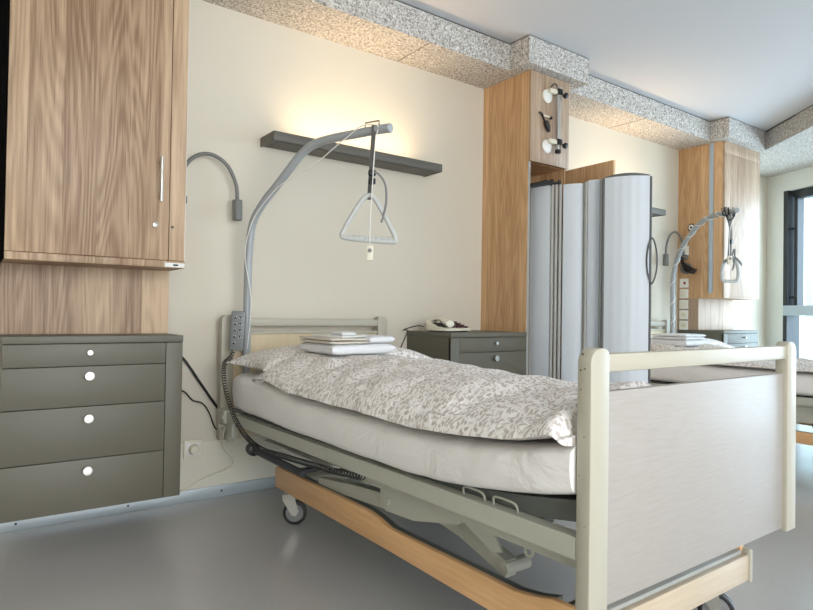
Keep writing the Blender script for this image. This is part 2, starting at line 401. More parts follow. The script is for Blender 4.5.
def cabinet(x0, x1, label, near):
    t = thing('wall_cabinet', ((x0+x1)/2, 2.84, 1.121), label, 'wall cabinet', 'oak wall cabinets above the chests')
    sm = 'oak' if near else 'oak_warm_lit'; fm = 'oak' if near else 'oak_pale_lit'
    obj('carcass', B(x0, x1, FRY+.02, D, 1.121, 2.4985), sm, t)
    if near:
        obj('bottom_board', B(x0, x1-.001, FRY-.012, FRY+.02, 1.121, 1.149, bev=.001), fm, t)
        d = obj('door', B(x0, x0+.570, FRY, FRY+.018, 1.152, 2.497, bev=.001), fm, t)
        obj('stile', B(x0+.573, x1, FRY, FRY+.019, 1.152, 2.497, bev=.001), fm, t)
        hx = .631; bm = bm_new()
        tube(bm, smooth_path([(hx, FRY, 1.555), (hx, FRY-.022, 1.555), (hx, FRY-.03, 1.56)], 3), .0045, 10)
        tube(bm, smooth_path([(hx, FRY, 1.41), (hx, FRY-.022, 1.41), (hx, FRY-.03, 1.405)], 3), .0045, 10)
        cyl(bm, (hx, FRY-.03, 1.39), (hx, FRY-.03, 1.575), .006, 14, .001)
        obj('handle', bm, 'steel', d)
        bm = lathe(bm_new(), (.617, FRY, 1.296), (0, -1, 0), [(0, .011), (.004, .0105), (.005, .008), (.0052, .0)][:3])
        lk = obj('lock', bm, 'steel', d)
        obj('keyhole', B(.6162, .6178, FRY-.0058, FRY-.0045, 1.291, 1.301), 'black', lk)
        obj('cover_cap', lathe(bm_new(), (.685, FRY, 1.292), (0, -1, 0), [(0, .006), (.001, .006)]), 'strap', t)
        st = obj('sticker', B(.655, .734, FRY-.0127, FRY-.0118, 1.1235, 1.141), 'sticker', t)
        obj('marking', B(.688, .708, FRY-.0131, FRY-.0126, 1.129, 1.136), 'grey_dark', st)
        obj('edge_strip', B(x1-.0005, x1+.002, FRY+.001, FRY+.02, 1.15, 2.497), 'sticker', t)
        obj('hinge', B(x1+.001, x1+.007, FRY+.002, FRY+.03, 1.40, 1.43, bev=.001), 'grey_dark', t)
        obj('black_strip', B(x0-.075, x0-.004, FRY+.01, D, 1.121, 2.497), 'black_edge', t)  # near-black strip just left of the cabinet front
        obj('back_box', B(x0, .7385, 2.87, D, .838, 1.121), fm, t)
    else:
        obj('head_board', B(x0+.002, x1, FRY, FRY+.019, 2.395, 2.4985, bev=.001), fm, t)
        obj('stile', B(x0, x0+.10, FRY, FRY+.019, 1.121, 2.393, bev=.001), fm, t)
        obj('door', B(x0+.102, x1, FRY, FRY+.018, 1.135, 2.393, bev=.001), fm, t)
        obj('bottom_board', B(x0+.1, x1, FRY-.004, FRY+.02, 1.121, 1.133, bev=.001), fm, t)
        obj('back_box', B(x0+.002, x1-.01, 2.851, D, .838, 1.121), fm, t)
        obj('edge_strip', B(x0-.012, x0-.0005, 2.722, 2.758, 1.167, 2.497, bev=.003), 'window_grey', t, label='pale metal guide strip')
    return t
cabinet(.10, .7365, 'tall oak wall cabinet with bar handle at the left edge of the photo', True)
cabinet(5.314, 5.965, 'far window-lit oak wall cabinet beside the window wall', False)

# locker column between the two bays
t = thing('locker', (3.03, 2.84, 0), 'tall oak locker column with its lower door swung open behind the folding screen', 'locker')
obj('side_panel', B(2.843, 2.861, 2.632, D-.001, .02, 2.4985), 'oak_warm_lit', t)
obj('side_panel', B(3.195, 3.213, 2.634, D-.001, .02, 2.4985), 'oak_warm_lit', t)
obj('edge_strip', B(2.8435, 2.863, 2.6305, 2.6325, .02, 1.917), 'alu', t)
obj('back_panel', B(2.861, 3.195, D-.02, D-.002, .02, 2.4985), 'oak_warm_lit', t)
obj('bottom_board', B(2.861, 3.195, 2.65, D-.02, .06, .08), 'oak_warm_lit', t)
obj('middle_board', B(2.861, 3.195, 2.652, D-.02, 1.92, 1.94), 'oak_warm_lit', t)
obj('upper_door', B(2.8435, 3.2125, 2.614, 2.632, 1.921, 2.497, bev=.001), 'oak_pale_lit', t)
a_ = Vector((3.21, 2.63)); b_ = Vector((3.205, 2.256))
dd = (b_-a_).normalized(); nn = Vector((-dd.y, dd.x))*.009
obj('lower_door', slab(bm_new(), [tuple(a_+nn), tuple(b_+nn), tuple(b_-nn), tuple(a_-nn)], .09, 1.911), 'oak_warm_lit', t)

# ------------------------------------------------------------------ shelf lights
def shelf(x0, x1, label):
    t = thing('light_shelf', ((x0+x1)/2, 2.96, 1.818), label, 'shelf', 'grey wall shelves with uplight')
    bm = bm_new(); box(bm, x0+.004, x1-.004, 2.876, D-.001, 1.822, 1.836)
    obj('bottom_board', bm, 'shelf', t)
    obj('underside_recess', B(x0+.03, x1-.03, 2.90, D-.02, 1.8195, 1.822), 'shelf_edge', t)
    obj('front_board', B(x0, x1, 2.872, 2.880, 1.818, 1.865, bev=.001), 'shelf_edge', t)
    for x in (x0, x1-.01): obj('end_board', B(x, x+.01, 2.880, D-.001, 1.818, 1.865, bev=.001), 'shelf_edge', t)
    led = obj('light_strip', B(x0+.15, x1-.12, 2.955, 2.985, 1.836, 1.845), 'led', t)
    area('shelf_light', ((x0+x1)/2+.02, 2.94, 1.852), (0, 0, 1), (x1-x0)-.3, .03, 3.4, (1, .71, .43), parent=t)
    return t
shelf(1.236, 2.340, 'long dark grey lit wall shelf behind the trapeze of the near bed')
shelf(3.708, 4.812, 'pale blue-grey wall shelf showing past the folding screen')

# ------------------------------------------------------------------ reading lamps
def reading_lamp(bx, s, label):
    t = thing('reading_lamp', (bx, 2.98, 1.6), label, 'reading lamp', 'gooseneck reading lamps')
    y = 2.975
    obj('mount', lathe(bm_new(), (bx, y, 1.50), (s, 0, 0), [(0, .026), (.012, .026), (.016, .02), (.03, .012)]), 'lamp', t)
    pts = [(bx+.012*s, y, 1.50), (bx+.036*s, y, 1.53), (bx+.05*s, y, 1.60), (bx+.075*s, y, 1.66), (bx+.13*s, y, 1.706), (bx+.20*s, y, 1.713), (bx+.27*s, y, 1.67), (bx+.315*s, y, 1.58), (bx+.322*s, y, 1.50)]
    obj('gooseneck', tube(bm_new(), smooth_path(pts, 5), .0095, 12), 'lamp', t, smooth=True)
    obj('lamp_head', lathe(bm_new(), (bx+.322*s, y, 1.51), (0.02*s, 0, -1), [(0, .012), (.004, .023), (.006, .025), (.104, .025), (.106, .023), (.106, .018), (.09, .016)]), 'lamp', t)
    return t
reading_lamp(.768, 1, 'grey gooseneck reading lamp beside the left oak cabinet')
reading_lamp(5.312, -1, 'far gooseneck reading lamp beside the second bed pole')

# ------------------------------------------------------------------ hospital bed
X0, X1 = 1.015, 1.995
YF, YH = .763, 2.95
def rail_z(y): return .460+(2.7-y)*.0165
def matt_bot(y):
    base = .476+max(0, (2.0-y))*.012
    if y < 1.45: base += .078*((1.45-y)/.68)**1.7
    return base
def hem(y):
    pts = [(.76, .712), (.85, .684), (.966, .657), (1.1, .642), (1.29, .628), (1.6, .629), (2.07, .632), (2.3, .655), (2.5, .668), (3.0, .672)]
    for (a, za), (b, zb) in zip(pts, pts[1:]):
        if y <= b: tt = (y-a)/(b-a); tt = max(0, tt); return za+(zb-za)*tt
    return pts[-1][1]
def post_prism(ox, xa, xb, ya, yb, z0, z1, out):
    # rounded-top upright, the rounder corner on the outer side
    R = .028; P = [(xa, z0), (xb, z0)]
    rl, rr = (.03, .018) if out < 0 else (.018, .03)
    for i in range(6): a = i/5*PI/2; P.append((xb-rr+rr*math.cos(a), z1-rr+rr*math.sin(a)))
    for i in range(6): a = PI/2+i/5*PI/2; P.append((xa+rl+rl*math.cos(a), z1-rl+rl*math.sin(a)))
    return prism(bm_new(), [(ox+x, ya, z) for x, z in P], (0, 1, 0), yb-ya, bev=.004)
MP1 = [(1.126, 2.905, .44), (1.126, 2.905, 1.10), (1.128, 2.90, 1.25), (1.137, 2.88, 1.385), (1.163, 2.815, 1.478), (1.198, 2.725, 1.560), (1.223, 2.657, 1.622), (1.250, 2.587, 1.684), (1.279, 2.51, 1.722), (1.32, 2.41, 1.734), (1.36, 2.31, 1.735), (1.40, 2.205, 1.735), (1.432, 2.118, 1.733)]
MP2 = [(4.985, 2.905, .44), (4.985, 2.905, 1.10), (4.992, 2.91, 1.27), (5.005, 2.895, 1.40), (4.99, 2.85, 1.50), (4.955, 2.79, 1.577), (4.89, 2.695, 1.645), (4.824, 2.597, 1.705), (4.76, 2.50, 1.735), (4.68, 2.385, 1.745), (4.60, 2.27, 1.738), (4.515, 2.145, 1.733)]
def bed(ox, mirror, label):
    t = thing('hospital_bed', (ox+1.505, 1.86, 0), label, 'hospital bed', 'hospital beds')
    S = lambda x: ox+x
    # footboard
    fb = obj('footboard_panel', B(S(1.06), S(1.93), .776, .794, .34, .788, bev=.003), 'maple', t)
    for xa, xb, o_ in ((X0, X0+.062, -1), (X1-.078, X1-.018, 1)):
        p_ = obj('post', post_prism(ox, xa, xb, YF, .798, .333, .88, o_), 'cream', t)
        if o_ < 0:
            for y_, z_, r_ in ((.785, .868, .0022), (.789, .835, .0022), (.779, .838, .0022), (.788, .795, .0016), (.779, .70, .0014), (.79, .62, .0014), (.776, .52, .0012)):
                obj('wear_mark', cyl(bm_new(), (S(xa)-.0006, y_, z_), (S(xa)+.002, y_, z_), r_, 8), 'strap', p_)
    obj('top_rail', B(S(1.07), S(1.925), .768, .792, .829, .868, bev=.005), 'cream', t)
    # headboard
    obj('headboard_panel', B(S(1.06), S(1.95), YH+.015, YH+.035, .32, .835, bev=.003), 'maple_head', t)
    for xa, xb, o_ in ((X0, X0+.062, -1), (X1-.057, X1+.008, 1)):
        obj('post', post_prism(ox, xa, xb, YH, YH+.045, .305, .925, o_), 'cream', t)
    obj('top_rail', B(S(1.07), S(1.95), YH+.006, YH+.03, .868, .908, bev=.005), 'cream', t)
    obj('middle_rail', B(S(1.07), S(1.95), YH+.010, YH+.04, .826, .842, bev=.004), 'cream', t)
    # side rails of the lying surface (slightly raised at the foot)
    for xa, xb in ((1.016, 1.05), (1.945, 1.98)):
        bm = bm_new()
        loft(bm, [[(S(xa), y, rail_z(y)-.046), (S(xb), y, rail_z(y)-.046), (S(xb), y, rail_z(y)), (S(xa), y, rail_z(y))] for y in (2.86, 1.8615)])
        obj('side_rail', bm, 'frame', t, angle=20)
        bm = bm_new()
        loft(bm, [[(S(xa), y, rail_z(y)-.046), (S(xb), y, rail_z(y)-.046), (S(xb), y, rail_z(y)), (S(xa), y, rail_z(y))] for y in (1.8585, .7985)])
        obj('side_rail', bm, 'frame', t, angle=20)
    for xa, xb in ((1.075, 1.115), (1.88, 1.92)):
        obj('lower_rail', loft(bm_new(), [[(S(xa), y, rail_z(y)-.092), (S(xb), y, rail_z(y)-.092), (S(xb), y, rail_z(y)-.05), (S(xa), y, rail_z(y)-.05)] for y in (1.70, .84)]), 'frame', t, angle=20)
    # cross bars and slats under the mattress
    bm = bm_new()
    for i in range(15):
        y = 1.51+i*.093; z = matt_bot(y)
        box(bm, S(1.045), S(1.95), y, y+.055, z-.022, z-.005, bev=.003)
    obj('slats', bm, 'frame_dark', t)
    obj('leg_section', loft(bm_new(), [[(S(1.055), y, matt_bot(y)-.022), (S(1.94), y, matt_bot(y)-.022), (S(1.94), y, matt_bot(y)-.004), (S(1.055), y, matt_bot(y)-.004)] for y in (1.49, 1.3, 1.15, 1.0, .9, .81)]), 'frame_dark', t, angle=60)
    for xa in (1.055, 1.91):
        bm = bm_new(); loft(bm, [[(S(xa), y, matt_bot(y)-.05), (S(xa+.025), y, matt_bot(y)-.05), (S(xa+.025), y, matt_bot(y)-.022), (S(xa), y, matt_bot(y)-.022)] for y in (1.5, 1.3, 1.1, .95, .81)])
        obj('leg_section_frame', bm, 'frame_dark', t)
    # mattress retainer loops
    bm = bm_new()
    for y in (1.02, 1.13):
        z = rail_z(y); tube(bm, smooth_path([(S(1.04), y+.04, z+.0), (S(1.036), y+.035, z+.018), (S(1.036), y, z+.021), (S(1.036), y-.035, z+.018), (S(1.04), y-.04, z-.002)], 4), .0028, 8)
    obj('mattress_holder', bm, 'frame', t)
    # head clamp hardware
    bm = bm_new(); box(bm, S(1.0), S(1.09), 2.86, 2.95, .40, .465, bev=.004); box(bm, S(1.02), S(1.05), 2.80, 2.88, .34, .43, bev=.003)
    cyl(bm, (S(.992), 2.87, .435), (S(1.03), 2.87, .435), .013, 12); cyl(bm, (S(.995), 2.91, .385), (S(1.03), 2.91, .385), .010, 12); box(bm, S(1.03), S(1.06), 2.87, 2.95, .31, .42, bev=.003)
    obj('head_clamp', bm, 'frame', t)
    # scissor lift
    bm = bm_new()
    loft(bm, [[(S(1.13), y, z-h_), (S(1.165), y, z-h_), (S(1.165), y, z), (S(1.13), y, z)] for y, z, h_ in ((2.13, .293, .035), (1.88, .325, .045), (1.60, .352, .052))])
    obj('lift_arm', bm, 'frame', t, angle=20)
    bm = bm_new()
    loft(bm, [[(S(1.185), y, z-h_), (S(1.225), y, z-h_), (S(1.225), y, z), (S(1.185), y, z)] for y, z, h_ in ((1.60, .375, .055), (1.35, .345, .055), (1.16, .282, .045))])
    cyl(bm, (S(1.18), 1.165, .262), (S(1.275), 1.165, .262), .019, 18, .003)
    obj('lift_arm', bm, 'frame', t, angle=20)
    for xa in (1.80, 1.84):
        dy = 0 if xa > 1.82 else .0
        obj('lift_arm', loft(bm_new(), [[(S(xa), y, z-.05), (S(xa+.03), y, z-.05), (S(xa+.03), y, z), (S(xa), y, z)] for y, z in (((2.13, .293), (1.60, .352)) if xa > 1.82 else ((1.62, .375), (1.16, .282)))]), 'frame', t, angle=20)
    bm = bm_new(); box(bm, S(1.12), S(1.90), 1.58, 1.63, .345, .385, bev=.003); box(bm, S(1.12), S(1.90), 1.14, 1.19, .375, .405, bev=.003)
    obj('cross_member', bm, 'frame_dark', t)
    bm = bm_new(); loft(bm, [[(S(1.09), y, z0), (S(1.125), y, z0), (S(1.125), y, z1), (S(1.09), y, z1)] for y, z0, z1 in ((1.60, .315, .385), (1.45, .325, .395), (1.25, .372, .405))])
    obj('lift_channel', bm, 'frame', t, angle=20)
    obj('bracket', B(S(1.085), S(1.12), 1.70, 1.755, .375, .44, bev=.003), 'frame', t)
    bm = bm_new()
    box(bm, S(1.088), S(1.12), 1.60, 1.63, .335, .395, bev=.004); cyl(bm, (S(1.08), 1.585, .348), (S(1.13), 1.585, .348), .012, 14)
    obj('bracket', bm, 'frame', t)
    bm = bm_new()
    prism(bm, [(S(1.12), 1.30, .39), (S(1.12), 1.15, .325), (S(1.12), 1.11, .335), (S(1.12), 1.17, .41)], (1, 0, 0), .006)
    box(bm, S(1.11), S(1.13), 1.27, 1.33, .37, .43, bev=.002)
    obj('bracket', bm, 'frame', t); bm = bm_new()
    prism(bm, [(S(1.10), 1.06, .42), (S(1.10), .93, .425), (S(1.10), .96, .40), (S(1.10), 1.03, .385)], (1, 0, 0), .10)
    tube(bm, [(S(1.10), 1.0+.012*math.cos(a*PI/6), .38+.012*math.sin(a*PI/6)) for a in range(12)], .004, 6, loop=True)
    obj('bracket', bm, 'frame', t)
    obj('motor', B(S(1.38), S(1.62), 1.35, 1.62, .24, .34, bev=.02), 'frame_dark', t)
    obj('motor', B(S(1.40), S(1.60), 2.02, 2.25, .36, .43, bev=.02), 'frame_dark', t)
    # white underbody tray at the head
    obj('under_tray', B(S(1.10), S(1.85), 2.02, 2.60, .348, .362, bev=.004), 'white', t, label='white underbody tray')
    # black stowed side bar with knob
    bm = bm_new(); cyl(bm, (S(1.05), 2.10, .325), (S(1.05), 2.60, .322), .0145, 16, .004); box(bm, S(1.055), S(1.12), 2.13, 2.15, .318, .332)
    sb = obj('lever_bar', bm, 'rubber', t)
    obj('knob', lathe(bm_new(), (S(1.05), 2.585, .322), (0, 1, 0), [(0, .016), (.006, .027), (.03, .029), (.05, .025), (.056, .014)]), 'black', sb)
    # undercarriage: beech boards and tubes
    prof = [(2.475, .262), (2.465, .268), (1.90, .277), (1.72, .279), (1.66, .272), (1.60, .258), (1.5, .259), (1.2, .264), (1.05, .266), (.99, .276), (.93, .292), (.865, .294), (.865, .182), (1.6, .186), (2.475, .180)]
    for xa in (1.10, 1.862):
        obj('side_board', prism(bm_new(), [(S(xa), y, z) for y, z in prof], (1, 0, 0), .02, bev=.003), 'beech', t)
        obj('board_cap', loft(bm_new(), [[(S(xa)+.0195, y, z-.026), (S(xa)+.040, y, z-.026), (S(xa)+.040, y, z-.001), (S(xa)+.0195, y, z-.001)] for y, z in prof[1:11]]), 'frame_dark', t, angle=60)
    obj('foot_board', B(S(1.10), S(1.872), .846, .864, .176, .252, bev=.003), 'beech_pale', t)
    bm = bm_new(); box(bm, S(1.105), S(1.865), .862, .93, .235, .262, bev=.004); obj('board_cover', bm, 'alu', t)
    obj('end_cap', B(S(1.868), S(1.886), .840, .875, .170, .267, bev=.006), 'cream', t)
    bm = bm_new(); box(bm, S(1.12), S(1.862), 2.26, 2.33, .225, .262, bev=.005); obj('cross_tube', bm, 'frame', t)
    obj('cross_tube', B(S(1.12), S(1.862), 2.41, 2.46, .20, .25, bev=.005), 'frame_dark', t); obj('cross_tube', B(S(1.12), S(1.862), .93, .98, .19, .235, bev=.005), 'frame_dark', t)
    # casters
    for cx, cy, a in ((1.195, 2.47, 58), (1.81, 2.44, 5), (1.175, .955, -12), (1.88, .945, 28)):
        R_ = Matrix.Rotation(math.radians(a), 3, 'Z'); P = Vector((S(cx), cy, 0))
        def tr_(b_): bmesh.ops.rotate(b_, verts=b_.verts, cent=P, matrix=R_); return b_
        bm = bm_new(); cyl(bm, P+Vector((0, .03, .10)), P+Vector((0, .03, .20)), .017, 16, .003)
        for sx in (-.021, .016):
            prism(bm, [P+Vector((sx, .052, .135)), P+Vector((sx, .005, .138)), P+Vector((sx, -.018, .06)), P+Vector((sx, -.006, .040)), P+Vector((sx, .012, .045)), P+Vector((sx, .052, .11))], (1, 0, 0), .005)
        box(bm, P.x-.021, P.x+.021, P.y+.005, P.y+.055, .118, .138, bev=.006); cyl(bm, P+Vector((-.024, 0, .053)), P+Vector((.024, 0, .053)), .008, 12)
        fk = obj('caster', tr_(bm), 'steel', t)
        for sx in (-.0145, .0015):
            wl = obj('wheel', tr_(lathe(bm_new(), P+Vector((sx, 0, .053)), (1, 0, 0), [(0, .041), (0, .047), (.002, .051), (.0065, .0525), (.011, .051), (.013, .047), (.013, .041)])), 'black', fk)
            obj('wheel_disc', tr_(lathe(bm_new(), P+Vector((sx+.0012, 0, .053)), (1, 0, 0), [(-.0035, .012), (-.0035, .026), (-.0018, .0385), (.0128, .0385), (.0145, .026), (.0145, .012)])), 'wheel_grey', fk)
    # trapeze pole
    if mirror: pts = MP2
    else: pts = [(ox+x, y, z) for x, y, z in MP1]
    sp = smooth_path(pts, 6)
    pole = obj('trapeze_pole', tube(bm_new(), sp, .0195, 20), 'mast', t, smooth=False, angle=50)
    a, b = sp[-1], sp[-2]; d = (a-b).normalized()
    obj('end_cap', cyl(bm_new(), a-d*.004, a+d*.008, .0205, 20, .003), 'mast', pole)
    q_ = sp[-12]; dd_ = (sp[-11]-sp[-13]).normalized(); sd = dd_.cross(Vector((0, 0, 1))).normalized()
    pp = sp[-9]
    bm = bm_new(); h0 = pp+Vector((0, 0, .018)); h1 = pp+d*.075+Vector((0, 0, .018))
    tube(bm, [h0-Vector((0, 0, .02)), h0+Vector((0, 0, .022)), h1+Vector((0, 0, .022)), h1], .0032, 8)
    obj('hook', bm, 'strap', pole)
    return t, sp
tbed, mast1 = bed(0, False, 'hospital bed in the foreground with cream footboard and wooden base boards')
tbed2, mast2 = bed(3.03, True, 'second hospital bed by the window, partly hidden behind the near footboard')

# ------------------------------------------------------------------ bedding
def mattress(ox, label, group):
    secs = []; n = 44; cx, W = ox+1.49, .499
    for i in range(n+1):
        y = .803+(2.75-.803)*i/n
        z0, z1 = matt_bot(y), hem(y)-.003
        e = min(1, min(i, n-i)/3)**.5 if True else 1
        pts = []
        for j in range(40):
            a = 2*PI*j/40; c, s = math.cos(a), math.sin(a); p = .30
            x = cx+W*math.copysign(abs(c)**p, c)*(.975+.025*e)
            z = (z0+z1)/2+(z1-z0)/2*math.copysign(abs(s)**.34, s)*(.93+.07*e)
            nz = noise.noise(Vector((x*2.1+ox, y*5.2, z*7)))*.011+noise.noise(Vector((x*3, y*13+z*9, z*10)))*.0055
            if c < 0: nz += .008*math.exp(-((y-2.62+(z-.55)*.6)/.03)**2)*-1+.008*math.exp(-((y-2.7)/.05)**2)
            if c < 0: nz += .006*math.sin((y-.8)*70+z*26)*math.exp(-((y-.86)/.07)**2)
            pts.append(Vector((x+math.copysign(nz, c)*(abs(c)**.5), y, z+nz*.25*s)))
        secs.append(pts)
    o = obj('mattress', loft(bm_new(), secs), 'sheet', smooth=False, angle=70)
    return tag(o, label, 'mattress', group)
mattress(0, 'thick mattress in a white fitted sheet on the foreground bed', 'sheeted mattresses')
mattress(3.03, 'white-sheeted mattress on the far bed by the window', 'sheeted mattresses')
def dz(x, y, ox=0):
    # duvet top surface
    xx = x-ox; xr = min(1, abs((xx-1.49)/.53)); hz = (.148 if ox == 0 else .148-.095*max(0, min(1, (2.5-y)/.7)))-.02*max(0, min(1, (1.35-y)/.3))-.03*max(0, min(1, (1.1-y)/.25))
    base = hem(y)+.012+hz*(1-xr**4.0)**.6*(.80+.20*min(1, max(0, (xx-.96)/.26)))-max(0, xx-1.25)*(.20 if y > 1.3 else .20-.1*(1.3-y))*(1-xr**8)-.03*max(0, min(1, (1.5-y)/.3))*max(0, min(1, (xx-1.3)/.15))
    pc = .774 if ox == 0 else .735
    pile = 1 if ((1.10 < xx < 1.48 and 2.0 < y < 2.42) if ox == 0 else (1.07 < xx < 1.44 and 2.25 < y < 2.65)) else 0
    w1 = noise.noise(Vector((x*2.3+3, y*2.2, 1.1)))*.013+noise.noise(Vector((x*7+1, y*3.6, 4)))*.010+abs(noise.noise(Vector((x*12, y*5, 9))))*.009-.012*max(0, 1-abs(noise.noise(Vector((x*2.6+y*1.4, y*3.4-x*1.2, 3.3))))*9)-.007*max(0, 1-abs(noise.noise(Vector((x*5, y*4.2+x*3, 8.3))))*7)
    diag = math.sin((x*1.2+y*2.3)*11+3*noise.noise(Vector((x*2, y*2, 7))))*.0035
    z = base+(w1+diag)*min(1, (1-xr)*5+.15)
    return .4*z+.6*pc if pile and z < pc else (min(z, pc) if pile else z)
def duvet(ox, label):
    n, mseg = 90, 110; secs = []
    for i in range(n+1):
        y = .806+(2.39-.806)*i/n; row = []
        e = min(1, i/2, (n-i)/5); 
        for j in range(mseg+1):
            u = -1+2*j/mseg; xr = math.sin(u*PI/2)
            wob = .006*noise.noise(Vector((2, y*4.5, 1+ox)))+.004*noise.noise(Vector((5, y*14, 3)))
            x = ox+1.49+(.522+wob)*xr
            yy = y-(.05*math.cos((x-ox)*3.3)+.03*noise.noise(Vector((x*3, 2, 2))) if i > n-12 else 0)*((i-(n-12))/12 if i > n-12 else 0)
            z0 = hem(y)-.022+.016*min(1, abs(xr))**30+.004*noise.noise(Vector((3, y*9, 2)))
            z = max(z0+.001, dz(ox+1.49+.53*xr, yy, ox)) if ox == 0 else max(z0+.001, dz(ox+1.49+.53*xr, yy, ox))
            z = z0+(z-z0)*(e**.5 if e < 1 else 1)
            row.append(Vector((x, yy, z)))
        for j in range(19, 0, -1):
            xr = -1+2*(j/20); row.append(Vector((ox+1.49+.508*xr, row[0].y, hem(y)+.001-(.022 if abs(xr) > .94 else 0))))
        secs.append(row)
    o = obj('duvet', loft(bm_new(), secs), 'duvet', angle=75)
    return tag(o, label, 'duvet', 'leaf-print duvets')
duvet(0, 'leaf-patterned beige and white duvet spread over the foreground bed')
duvet(3.03, 'leaf-patterned duvet on the far bed by the window')
def pillow(ox, label):
    bm = bm_new(); n = 36; cx, cy, a, b = ox+1.43, 2.545, .458, .22; rows = []
    secs = []
    def pt(u, v, s):
        pin = 1-.16*(1-abs(u)**2)*abs(v)**4-.0; pin2 = 1-.10*(1-abs(v)**2)*abs(u)**4
        x = cx+a*u*pin2; y = cy+b*v*pin+.04*u*0
        th = .066*max(0, (1-abs(u)**2.6))**.55*max(0, (1-abs(v)**2.6))**.5
        z = .715+s*th*(1.25 if s > 0 else .72)+.007*noise.noise(Vector((x*6, y*7, s)))*min(1, th*30)
        if s > 0: z += .010*noise.noise(Vector((x*3, y*4, 5)))*min(1, th*30)
        z += -.012*max(0, -u)**6
        if s > 0 and ox == 0 and 1.10 < x-ox < 1.48 and y < 2.42: z = min(z, .774)
        if s > 0 and ox > 0 and 1.07 < x-ox < 1.44 and y < 2.65: z = min(z, .735)
        return Vector((x, y, z))
    for s in (1, -1):
        g = [[bm.verts.new(pt(math.sin((-1+2*i/n)*PI/2), math.sin((-1+2*j/n)*PI/2), s)) for j in range(n+1)] for i in range(n+1)]
        for i in range(n):
            for j in range(n): bm.faces.new((g[i][j], g[i+1][j], g[i+1][j+1], g[i][j+1]))
    bmesh.ops.remove_doubles(bm, verts=bm.verts[:], dist=1e-4); bmesh.ops.recalc_face_normals(bm, faces=bm.faces[:])
    o = obj('pillow', bm, 'duvet', smooth=True); return tag(o, label, 'pillow', 'leaf-print pillows')
pillow(0, 'leaf-patterned pillow at the head of the foreground bed')
pillow(3.03, 'leaf-patterned pillow at the head of the far bed')

# ------------------------------------------------------------------ folded towels
def towel(name, x0, x1, y0, y1, z0, z1, layers, m, label, group, rz=0):
    bm = bm_new(); h = (z1-z0)/layers; n = 20; c = Vector(((x0+x1)/2, (y0+y1)/2, 0))
    for L in range(layers):
        secs = []; za, zb = z0+L*h, z0+(L+1)*h
        for i in range(n+1):
            x = x0+(x1-x0)*i/n; e = min(1, min(i, n-i)/2+.35)**.6; ps = []
            for j in range(24):
                a = 2*PI*j/24; cc, s = math.cos(a), math.sin(a)
                yv = (y0+y1)/2+(y1-y0)/2*math.copysign(abs(cc)**.25, cc)
                zz = (za+zb)/2+(zb-za)/2*math.copysign(abs(s)**.75, s)*e
                zz += .003*noise.noise(Vector((x*12, yv*12, L*3.3+z0*9)))
                ps.append(Vector((x+.004*noise.noise(Vector((x*9, yv*9, L+5.))), yv+.005*noise.noise(Vector((x*8, L*2., z0*30))), zz)))
            secs.append(ps)
        loft(bm, secs)
    if rz: bmesh.ops.rotate(bm, verts=bm.verts, cent=c, matrix=Matrix.Rotation(math.radians(rz), 3, 'Z'))
    return tag(obj(name, bm, m, angle=60), label, 'towel', group)
G = 'folded towels on the near bed'
towel('folded_towel', 1.146, 1.445, 2.06, 2.36, .775, .820, 1, 'terry', 'thick white towel at the bottom of the stack on the near bed', G)
towel('folded_towel', 1.142, 1.32, 2.07, 2.35, .820, .844, 2, 'terry_shaded', 'shade-tinted folded linen in the left half of the stack on the near bed', G)
towel('folded_towel', 1.325, 1.445, 2.07, 2.33, .820, .851, 1, 'terry', 'small white rolled towel at the right of the stack on the near bed', G)
towel('washcloth', 1.225, 1.29, 2.13, 2.22, .8515, .865, 1, 'terry', 'tiny white washcloth on the very top of the near towel stack', G)
tag(obj('booklet', B(1.17, 1.32, 2.10, 2.28, .8445, .8515, bev=.002, rot=Matrix.Rotation(.3, 3, 'Z')), 'sticker'), 'thin white leaflet lying under the washcloth on the near towels', 'leaflet')
towel('folded_towel', 4.135, 4.435, 2.30, 2.60, .736, .785, 1, 'terry', 'thick white towel at the bottom of the stack on the far bed', 'folded towels on the far bed')
towel('folded_towel', 4.14, 4.42, 2.31, 2.58, .785, .826, 2, 'terry', 'white towel at the top of the stack on the far bed', 'folded towels on the far bed')

# ------------------------------------------------------------------ trapeze handles, straps, call pendants
def strip(bm, pts, w_, th, side): 
    P = [Vector(p) for p in pts]; s = Vector(side).normalized(); secs = []
    for i, p in enumerate(P):
        d = (P[min(i+1, len(P)-1)]-P[max(i-1, 0)]).normalized(); nn_ = d.cross(s).normalized()
        secs.append([p-s*w_/2-nn_*th/2, p+s*w_/2-nn_*th/2, p+s*w_/2+nn_*th/2, p-s*w_/2+nn_*th/2])
    return loft(bm, secs)
side = Vector((.81, -.587, 0))     # direction across the strap of the near handle
c1 = Vector((1.395, 2.205, 0))
def P1(a, z, d=0): return c1+side*a+Vector((-.587*-d, .81*d, 0))+Vector((0, 0, z))
t = thing('trapeze_handle', (1.395, 2.205, 1.26), 'light grey triangular grab handle hanging by a dark strap over the near bed', 'grab handle', 'trapeze handles')
bm = bm_new()
strip(bm, smooth_path([P1(.002, 1.435, -.002), P1(.003, 1.58, -.004), P1(.012, 1.70, -.022), P1(.012, 1.742, -.024), P1(.010, 1.757, 0), P1(.009, 1.742, .024), P1(.006, 1.66, .012), P1(.0, 1.52, .004), P1(-.004, 1.435, .002)], 5), .016, .003, side)
obj('strap', bm, 'strap', t)
obj('buckle', B(1.383, 1.413, 2.184, 2.206, 1.50, 1.528, bev=.006), 'black', t)
obj('buckle', B(1.381, 1.411, 2.180, 2.204, 1.535, 1.562, bev=.006), 'black', t)
